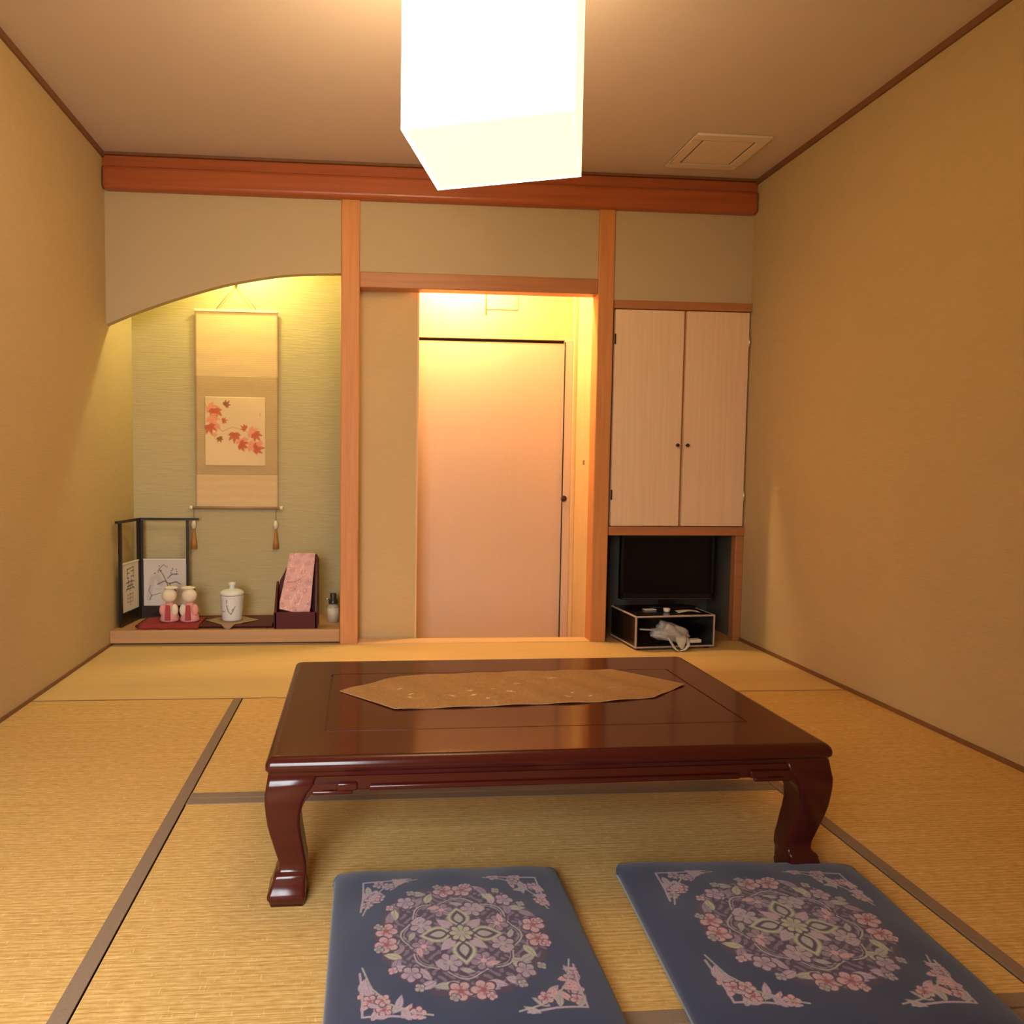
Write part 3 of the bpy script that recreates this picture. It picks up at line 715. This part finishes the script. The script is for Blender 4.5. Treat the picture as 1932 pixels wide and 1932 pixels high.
# ------------------------------------------------------------------ small two-fold screen in the alcove corner
def ink(c, m, k=1.): return put(c, m*k, (.035, .03, .035))
def screen():
    ZB, ZT = .082, .665
    cx, cy = -1.305, 4.165
    t = thing('folding_screen', (cx, cy, ZB), 'small two-panel folding screen with ink-painted paper and dark frame in the alcove corner', 'screen')
    PAPER = s(206, 196, 184)
    def leaf_panel(x0, y0, x1, y1, art, over, nu):
        L = math.hypot(x1-x0, y1-y0); ux, uy = (x1-x0)/L, (y1-y0)/L; nx, ny = uy, -ux      # n faces the viewer
        def bar(s0, s1, z0, z1, hw):
            vs = []
            for z in (z0, z1):
                for q in (-hw, hw):
                    for sv in (s0, s1): vs.append((x0+ux*sv+nx*q, y0+uy*sv+ny*q, z))
            return MB().add(vs, [(0, 2, 3, 1), (4, 5, 7, 6), (0, 1, 5, 4), (2, 6, 7, 3), (0, 4, 6, 2), (1, 3, 7, 5)])
        p = bar(over[0], L+over[1], ZT-.014, ZT, .010).build('panel_frame', M_frame, t)
        bar(.0, .016, ZB, ZT-.014, .008).build('post', M_frame, p)
        bar(L-.016, L, ZB, ZT-.014, .008).build('post', M_frame, p)
        bar(.016, L-.016, ZB+.004, ZB+.062, .006).build('lower_board', M_frame, p)
        bar(.016, L-.016, ZB+.062, ZB+.070, .007).build('rail', M_frame, p)
        bar(.016, L-.016, ZB+.338, ZB+.345, .006).build('rail', M_ivory, p)
        z0, z1 = ZB+.070, ZB+.338
        g = grid('paper', world(lambda u, v: (x0+ux*(.016+(L-.032)*u)+nx*.002, y0+uy*(.016+(L-.032)*u)+ny*.002, z0+(z1-z0)*v)), art, nu, 100, M_print, p, thick=.002)
    def plum(u, v):
        x = u*.25; y = v*.268
        c = np.repeat(np.array([PAPER]), len(u), 0)*(.97+.03*np.sin(5*u+3*v))[:, None]
        c = put(c, seg_mask(x, y, [(.03, .04), (.05, .16), (.08, .17), (.10, .13)], .02)*.22, s(120, 105, 105))
        c = ink(c, seg_mask(x, y, [(.035, .035), (.045, .06), (.10, .075)], .0035, .002), .8)
        c = ink(c, seg_mask(x, y, [(.145, .04), (.15, .09), (.135, .135), (.115, .18), (.09, .215), (.115, .24), (.14, .225)], .004, .0018), .95)
        c = ink(c, seg_mask(x, y, [(.08, .125), (.12, .145), (.15, .13), (.16, .10)], .0035), .9)
        c = ink(c, seg_mask(x, y, [(.15, .13), (.19, .14), (.215, .125)], .0045, .003), .95)
        c = ink(c, seg_mask(x, y, [(.14, .16), (.165, .185), (.20, .185)], .003), .9)
        c = ink(c, seg_mask(x, y, [(.07, .10), (.10, .10)], .003)*.5, .7)
        c = ink(c, seg_mask(x, y, [(.04, .12), (.03, .09), (.045, .06)], .0025), .7)
        rr = random.Random(4)
        for k in range(16):
            px, py = rr.choice(((.08, .19), (.165, .17), (.18, .20), (.10, .215)))
            px += rr.uniform(-.02, .02); py += rr.uniform(-.02, .02)
            d = np.hypot(x-px, y-py); c = ink(c, np.clip((.0055-np.abs(d-.006))/.003, 0, 1)*.0+np.clip((.0045-d)/.0025, 0, 1), .9)
        return c
    def brush(u, v):
        x = u*.19; y = v*.268
        c = np.repeat(np.array([PAPER]), len(u), 0)
        S = [[(.06, .235), (.06, .185)], [(.06, .235), (.13, .243)], [(.13, .243), (.132, .18)], [(.06, .212), (.085, .214)], [(.06, .186), (.082, .186)], [(.104, .22), (.13, .222)], [(.104, .19), (.13, .192)],
             [(.05, .16), (.10, .165), (.14, .16)], [(.075, .175), (.07, .13), (.045, .115)], [(.11, .172), (.115, .135), (.14, .118)], [(.06, .14), (.125, .142)], [(.055, .125), (.135, .125)], [(.09, .155), (.09, .112)]]
        for q in S: c = ink(c, seg_mask(x, y, q, .0048, .0035), .85)
        for q in ([(.06, .09), (.125, .095), (.12, .06)], [(.06, .09), (.062, .05), (.12, .05)], [(.07, .07), (.115, .072)], [(.09, .10), (.092, .03)]):
            c = put(c, seg_mask(x, y, q, .0042)*.7, s(150, 98, 60))
        return c
    leaf_panel(cx, cy, cx+.275, cy+.002, plum, (0, .055), 94)
    leaf_panel(-1.338, 3.915, cx-.004, cy-.012, brush, (-.03, -.002), 70)
screen()

# ------------------------------------------------------------------ display board, cloths, jar, rack with pink cloth, bottle
PZ = .078
db = thing('display_board', (-.85, 3.985, PZ), 'long low dark lacquered display board on the alcove floor', 'display stand')
MB().box(-1.245, -.512, 3.865, 4.115, PZ+.012, PZ+.026).build('top', M_darkred, db, bevel=.004)
for x in (-1.20, -.56): MB().box(x-.012, x+.012, 3.885, 4.095, PZ, PZ+.012).build('foot', M_darkred, db)
BZ = PZ+.026
def cloth_sheet(name, label, cat, x0, x1, y0, y1, drop, m, rot=0):
    cx, cy = (x0+x1)/2, (y0+y1)/2
    t = MB(); nu, nv = 18, 16; vs = []
    for j in range(nv+1):
        for i in range(nu+1):
            x = x0+(x1-x0)*i/nu; y = y0+(y1-y0)*j/nv; z = BZ+.0025
            if rot:
                a = math.radians(rot); dx, dy = x-cx, y-cy; x, y = cx+dx*math.cos(a)-dy*math.sin(a), cy+dx*math.sin(a)+dy*math.cos(a)
            if y < 3.860:
                over = 3.860-y; y = 3.860-.004-.18*over+.004*math.sin(x*70); z = BZ+.002-over
                z = max(z, PZ+.002)
            z += .0012*math.sin(x*60+y*41)
            vs.append((x, y, max(z, PZ+.0015)))
    fs = [(j*(nu+1)+i, j*(nu+1)+i+1, (j+1)*(nu+1)+i+1, (j+1)*(nu+1)+i) for j in range(nv) for i in range(nu)]
    o = t.add(vs, fs, True).build(name, m)
    md = o.modifiers.new('thickness', 'SOLIDIFY'); md.thickness = .0014; md.offset = 1
    return tag(o, label, cat)
cloth_sheet('red_cloth', 'red cloth hanging over the left end of the display board', 'cloth', -1.225, -.905, 3.838, 4.05, 0, M_redcloth)
cloth_sheet('jar_mat', 'brown square cloth turned corner forward under the white jar', 'mat', -.855, -.645, 3.868, 4.078, 0, M_matcloth, 45)

def jar():
    x, y = -.749, 3.975; z = BZ+.0045
    t = thing('lidded_jar', (x, y, z), 'small white china jar with ink plant drawing and knobbed lid', 'jar')
    def painted(name, prof, draw, nv, parent):
        pr = np.array(prof); L = np.concatenate([[0], np.cumsum(np.hypot(*np.diff(pr, axis=0).T))]); L /= L[-1]
        def P(u, v):
            r = np.interp(v, L, pr[:, 0]); h = np.interp(v, L, pr[:, 1]); a = -math.pi/2+(u-.5)*2*math.pi
            return r*np.cos(a), r*np.sin(a), h
        def C(u, v):
            h = np.interp(v, L, pr[:, 1]); X = (u-.5)*2*math.pi*.066
            c = np.repeat(np.array([(.66, .65, .62)]), len(u), 0)
            return draw(c, X, h)
        return grid(name, P, C, 97, nv, M_china, parent)
    def draw(c, X, h):
        blue = (.05, .05, .08)
        for q in ([(-.02, .12), (-.02, .098)], [(-.018, .082), (-.012, .058), (0, .046), (.004, .04)], [(.004, .04), (.018, .06), (.03, .085)], [(-.055, .055), (-.04, .053)], [(.016, .07), (.01, .06)], [(-.02, .09), (-.019, .078)]):
            c = put(c, seg_mask(X, h, q, .0035, .0025)*.9, blue)
        return c
    b = painted('body', [(.001, 0), (.05, 0), (.054, .004), (.057, .03), (.060, .07), (.062, .11), (.064, .136), (.062, .140), (.0595, .1405), (.001, .1405)], draw, 120, t)
    MB().lathe([(.001, .140), (.059, .141), (.066, .144), (.0665, .151), (.064, .158), (.054, .166), (.036, .173), (.018, .176), (.0155, .182), (.0150, .190), (.021, .198), (.0225, .205), (.020, .210), (.001, .212)], (x, y, z), 40).build('lid', M_china_plain, t)
M_china_plain = mat('white_china', (.66, .65, .62), .22, coat=.3)
jar()

def letter_rack():
    x0, x1 = -.505, -.268; yf, yb_ = 3.862, 3.99; z0 = PZ
    t = thing('letter_rack', ((x0+x1)/2, 3.93, z0), 'dark red lacquered rack with curved sides beside the white jar', 'rack', math.radians(0))
    # front box across, side wings with curved profile, back board
    MB().box(x0, x1, yf-.006, yf+.008, z0, z0+.095).build('front_board', M_darkred, t, bevel=.004)
    MB().box(x0+.018, x1-.010, yf+.008, yb_, z0, z0+.014).build('base_board', M_darkred, t)
    prof = [(yf-.006, z0), (yb_-.025, z0), (yb_-.025, z0+.25), (yb_-.06, z0+.215), (yf+.012, z0+.13), (yf-.006, z0+.10)]
    MB().prism(prof, 'x', x0+.004, x0+.018).build('side_board', M_darkred, t, bevel=.003)
    prof2 = [(yf-.006, z0), (yb_-.025, z0), (yb_-.025, z0+.385), (yb_-.045, z0+.392), (yf+.06, z0+.36), (yf+.03, z0+.25), (yf-.006, z0+.10)]
    MB().prism(prof2, 'x', x1-.014, x1).build('side_board', M_darkred, t, bevel=.003)
    prof3 = [(x0-.008, z0), (x1+.002, z0), (x1+.002, z0+.375), (x1-.012, z0+.402), (x0+.090, z0+.402), (x0+.074, z0+.36), (x0+.062, z0+.33), (x0+.040, z0+.285), (x0+.024, z0+.255), (x0+.016, z0+.22), (x0+.014, z0+.13), (x0-.004, z0+.10)]
    MB().prism(prof3, 'y', yb_-.025, yb_-.010).build('back_board', M_darkred, t, bevel=.003)
letter_rack()
def pink_cloth():
    t = tag(bpy.data.objects.new('pink_cloth', None), 'folded pink speckled cloth leaning in the dark red rack', 'cloth')
    COL.objects.link(t); t.location = (-.39, 3.90, PZ+.10)
    def P(u, v):
        # leans back, hem shifts left towards the bottom
        x = -.447+(-.292+.447)*u; z = PZ+.105+.305*v
        xl = np.interp(v, [0, .12, .5, 1], [-.474, -.474, -.452, -.424]); xr = np.interp(v, [0, .12, .5, 1], [-.312, -.305, -.296, -.284])
        x = xl+(xr-xl)*u; z = z-.03*u*(1-v)**3+.012*np.abs(u-.5)*(1-v)
        y = 3.872+.076*v+.003*np.sin(u*9+v*4)-.006*np.exp(-((v-.48-.1*u)/.05)**2)
        return x, y-.004, z
    def C(u, v):
        c = np.repeat(np.array([s(212, 164, 160)]), len(u), 0)*(.88+.22*rng.random((len(u), 1)))
        c = c*(1-.15*(np.sin(u*9+v*13)*np.sin(v*27-u*6) > .3))[:, None]
        rr = random.Random(8)
        for k in range(44):
            d = np.hypot((u-rr.random())*.5, v-rr.random()); c = put(c, np.clip((.013-d)/.006, 0, 1)*.75, rr.choice((s(250, 215, 205), s(250, 215, 205), s(150, 90, 80))))
        for q in ([(.35, .12), (.45, .30), (.55, .12)], [(.6, .12), (.7, .28), (.62, .40)], [(.5, .66), (.58, .78), (.66, .6)]): c = put(c, seg_mask(u, v, q, .02, .008)*.6, s(248, 205, 190))
        c = put(c, seg_mask(u, v, [(.1, .48), (.4, .50), (.75, .60)], .010, .004)*.7, s(140, 70, 66))
        return c
    grid('folded_cloth', world(P), C, 70, 120, M_print, t, thick=.006)
pink_cloth()
def bottle():
    x, y = -.190, 4.06
    t = thing('pump_bottle', (x, y, PZ), 'small pump bottle with dark cap standing beside the alcove post', 'bottle')
    MB().lathe([(.001, 0), (.030, 0), (.033, .004), (.033, .082), (.030, .092), (.018, .100), (.016, .106), (.001, .106)], (x, y, PZ), 28).build('body', M_glassy, t)
    MB().lathe([(.0335, .012), (.0345, .012), (.0345, .080), (.0335, .080), (.0335, .012)], (x, y, PZ), 28).build('paper_label', M_label, t)
    MB().lathe([(.001, .104), (.026, .104), (.027, .108), (.025, .122), (.019, .130), (.019, .158), (.016, .163), (.001, .164)], (x, y, PZ), 24).build('cap', M_cap, t)
    MB().tube([(x-.016, y, PZ+.128), (x-.034, y-.004, PZ+.130), (x-.044, y-.006, PZ+.126)], [.005, .004, .003], 10).build('nozzle', M_steel, t)
bottle()

# ------------------------------------------------------------------ two little dolls on the red cloth
def doll(x, y, sgn, label):
    z = BZ+.0055
    t = thing('cloth_doll', (x, y, z), label, 'doll')
    MB().lathe([(.001, 0), (.052, 0), (.056, .008), (.050, .030), (.038, .060), (.028, .085), (.020, .104), (.001, .108)], (x, y, z), 28, .94, .8).build('robe', M_pink, t)
    for q in (-1, 1):
        sl = MB().ball((x+q*.031, y-.018, z+.062), (.021, .018, .034), 16, 10)
        sl.build('sleeve', M_cream if q*sgn > 0 else M_pink, t)
    MB().prism([(x-.016, z+.010), (x+.016, z+.010), (x+.010, z+.094), (x-.010, z+.094)], 'y', y-.050, y-.040).build('sash', M_rose, t, bevel=.003)
    h = MB().ball((x, y-.006, z+.142), (.041, .034, .040), 24, 14).build('head', M_cream, t)
    MB().ball((x, y+.006, z+.160), (.034, .030, .026), 20, 10).build('hair', M_hair, h)
    MB().ball((x+sgn*.008, y-.004, z+.184), (.040, .026, .010), 20, 8).build('hood', M_cream, t)
doll(-1.085, 3.955, 1, 'small pink and cream cloth doll beside the folding screen, left of its twin')
doll(-.975, 3.950, -1, 'small pink and cream cloth doll next to the white jar side of the pair')
# ------------------------------------------------------------------ television rack, television, things on and in the rack
def rack():
    rz = math.radians(4.5); ox, oy = 1.442, 3.632
    t = thing('television_rack', (ox, oy, 0), 'low black rack with pale metal edges under the television', 'rack', rz)
    Wd, Dp, z0, z1 = .460, .315, .011, .186
    MB().box(.004, Wd-.004, .004, Dp, z1-.012, z1-.001).build('top_panel', M_rackblack, t, local=True)
    MB().box(.004, Wd-.004, .004, Dp, z0+.001, z0+.012).build('bottom_panel', M_rackblack, t, local=True)
    MB().box(.004, .014, .004, Dp, z0+.012, z1-.012).build('side_panel', M_rackblack, t, local=True)
    MB().box(Wd-.014, Wd-.004, .004, Dp, z0+.012, z1-.012).build('side_panel', M_rackblack, t, local=True)
    MB().box(.014, Wd-.014, Dp-.012, Dp-.002, z0+.012, z1-.012).build('back_panel', M_rackblack, t, local=True)
    e = .0085
    for b in ((0, Wd, 0, e, z1-e, z1), (0, Wd, 0, e, z0, z0+e), (0, e, 0, e, z0+e, z1-e), (Wd-e, Wd, 0, e, z0+e, z1-e),
              (0, e, e, Dp, z1-e, z1), (0, e, e, Dp, z0, z0+e), (Wd-e, Wd, e, Dp, z1-e, z1), (Wd-e, Wd, e, Dp, z0, z0+e)):
        MB().box(*b).build('edge_strip', M_alu, t, local=True, bevel=.0015)
    for x in (.03, Wd-.03):
        for y in (.03, Dp-.03): MB().lathe([(.001, 0), (.012, 0), (.014, z0), (.001, z0)], (x, y, 0), 14).build('foot', M_rackblack, t, local=True)
rack()
def tv():
    y = 3.925
    t = thing('television', (1.745, y, .187), 'black flat television in the niche below the cupboard', 'television')
    x0, x1, z0, z1 = 1.462, 2.016, .222, .597
    MB().box(x0, x1, y+.006, y+.042, z0, z1).build('body', M_tvblack, t, bevel=.004)
    f = MB().box(x0, x1, y-.004, y+.006, z1-.014, z1).box(x0, x0+.016, y-.004, y+.006, z0+.02, z1-.014).box(x1-.016, x1, y-.004, y+.006, z0+.02, z1-.014).box(x0, x1, y-.004, y+.006, z0+.012, z0+.034)
    f.build('bezel', M_tvblack, t, bevel=.0015)
    MB().box(x0+.016, x1-.016, y+.002, y+.006, z0+.034, z1-.014).build('screen', M_tvscreen, t)
    MB().box(x0+.01, x1-.01, y-.006, y+.006, z0, z0+.010).build('lower_lip', M_tvlip, t, bevel=.002)
    MB().box(1.70, 1.79, y+.008, y+.03, .196, z0+.01).build('neck', M_tvblack, t)
    MB().lathe([(.001, 0), (.11, 0), (.11, .006), (.09, .010), (.001, .012)], (1.745, y-.045, .1868), 36, 1.35, .50).build('stand_base', M_tvblack, t)
tv()
def flat(name, label, cat, x, y, z, w, dpt, h, rz, m):
    o = MB().box(-w/2, w/2, -dpt/2, dpt/2, 0, h).build(name, m, bevel=min(h*.3, .002)); o.location = (x, y, z); o.rotation_euler = (0, 0, math.radians(rz)); return tag(o, label, cat)
RT = .1865
flat('white_card', 'white card lying on the left of the black rack top', 'card', 1.585, 3.80, RT, .070, .034, .006, 8, M_white)
cup = MB().lathe([(.001, 0), (.014, 0), (.016, .003), (.019, .020), (.017, .020), (.013, .004), (.001, .003)], (1.66, 3.745, RT), 20).build('small_cup', M_white)
tag(cup, 'tiny white dish standing between card and paper on the rack', 'dish')
def sheet_on_rack():
    def P(u, v): return -.06+.12*u, -.035+.07*v, .002+.012*np.sin(u*2.2+.3)**2*(1-.5*v)
    o = grid('paper_sheet', P, lambda u, v: np.repeat(np.array([(.78, .74, .68)]), len(u), 0), 16, 8, M_print, thick=.001)
    o.location = (1.775, 3.735, RT); o.rotation_euler = (0, 0, math.radians(-8)); tag(o, 'curled white paper sheet on the right of the black rack top', 'paper')
sheet_on_rack()
def bag():
    x, y, z = 1.665, 3.70, .034
    t = thing('plastic_bag', (x, y, z), 'crumpled clear grey plastic bag spilling from the open black rack', 'bag')
    m = MB(); seg, rows = 32, 20; rings = []
    for i in range(rows+1):
        ring = []
        for j in range(seg):
            th = math.pi*i/rows; ph = 2*math.pi*j/seg
            d = Vector((math.sin(th)*math.cos(ph), math.sin(th)*math.sin(ph), -math.cos(th)))
            n = 1+.16*math.sin(5*d.x+3*d.z+1)+.12*math.sin(9*d.y-4*d.x)+.08*math.sin(13*d.z+7*d.x)
            p = Vector((d.x*.098*n, d.y*.06*n, max(d.z*.052*n, -.047)))
            p.z -= .30*p.x if p.x > 0 else .05*p.x
            ring.append((x+p.x, y+p.y, max(z+.052+p.z, .0305)))
        rings.append(ring)
    m.loft(rings); m.build('body', M_bag, t)
    for pts in ([(1.625, 3.665, .075), (1.635, 3.635, .055), (1.648, 3.612, .022), (1.663, 3.603, .006), (1.673, 3.605, .004)],
                [(1.680, 3.607, .004), (1.705, 3.607, .010), (1.728, 3.615, .030), (1.735, 3.640, .060), (1.72, 3.66, .08)],
                [(1.60, 3.68, .110), (1.55, 3.672, .104), (1.51, 3.67, .106), (1.48, 3.672, .108)]):
        MB().tube(pts, [.006, .009, .010, .009, .006][:len(pts)], 10, .5).build('handle', M_bag, t)
    MB().tube([(1.70, 3.65, .08), (1.695, 3.630, .055), (1.69, 3.616, .03), (1.692, 3.607, .012)], [.03, .028, .018, .008], 12, .35).build('neck_fold', M_bag, t)
bag()
flat('white_remote', 'white slim remote lying in the rack beside the plastic bag', 'remote', 1.775, 3.685, .0305, .105, .036, .018, 6, M_white)
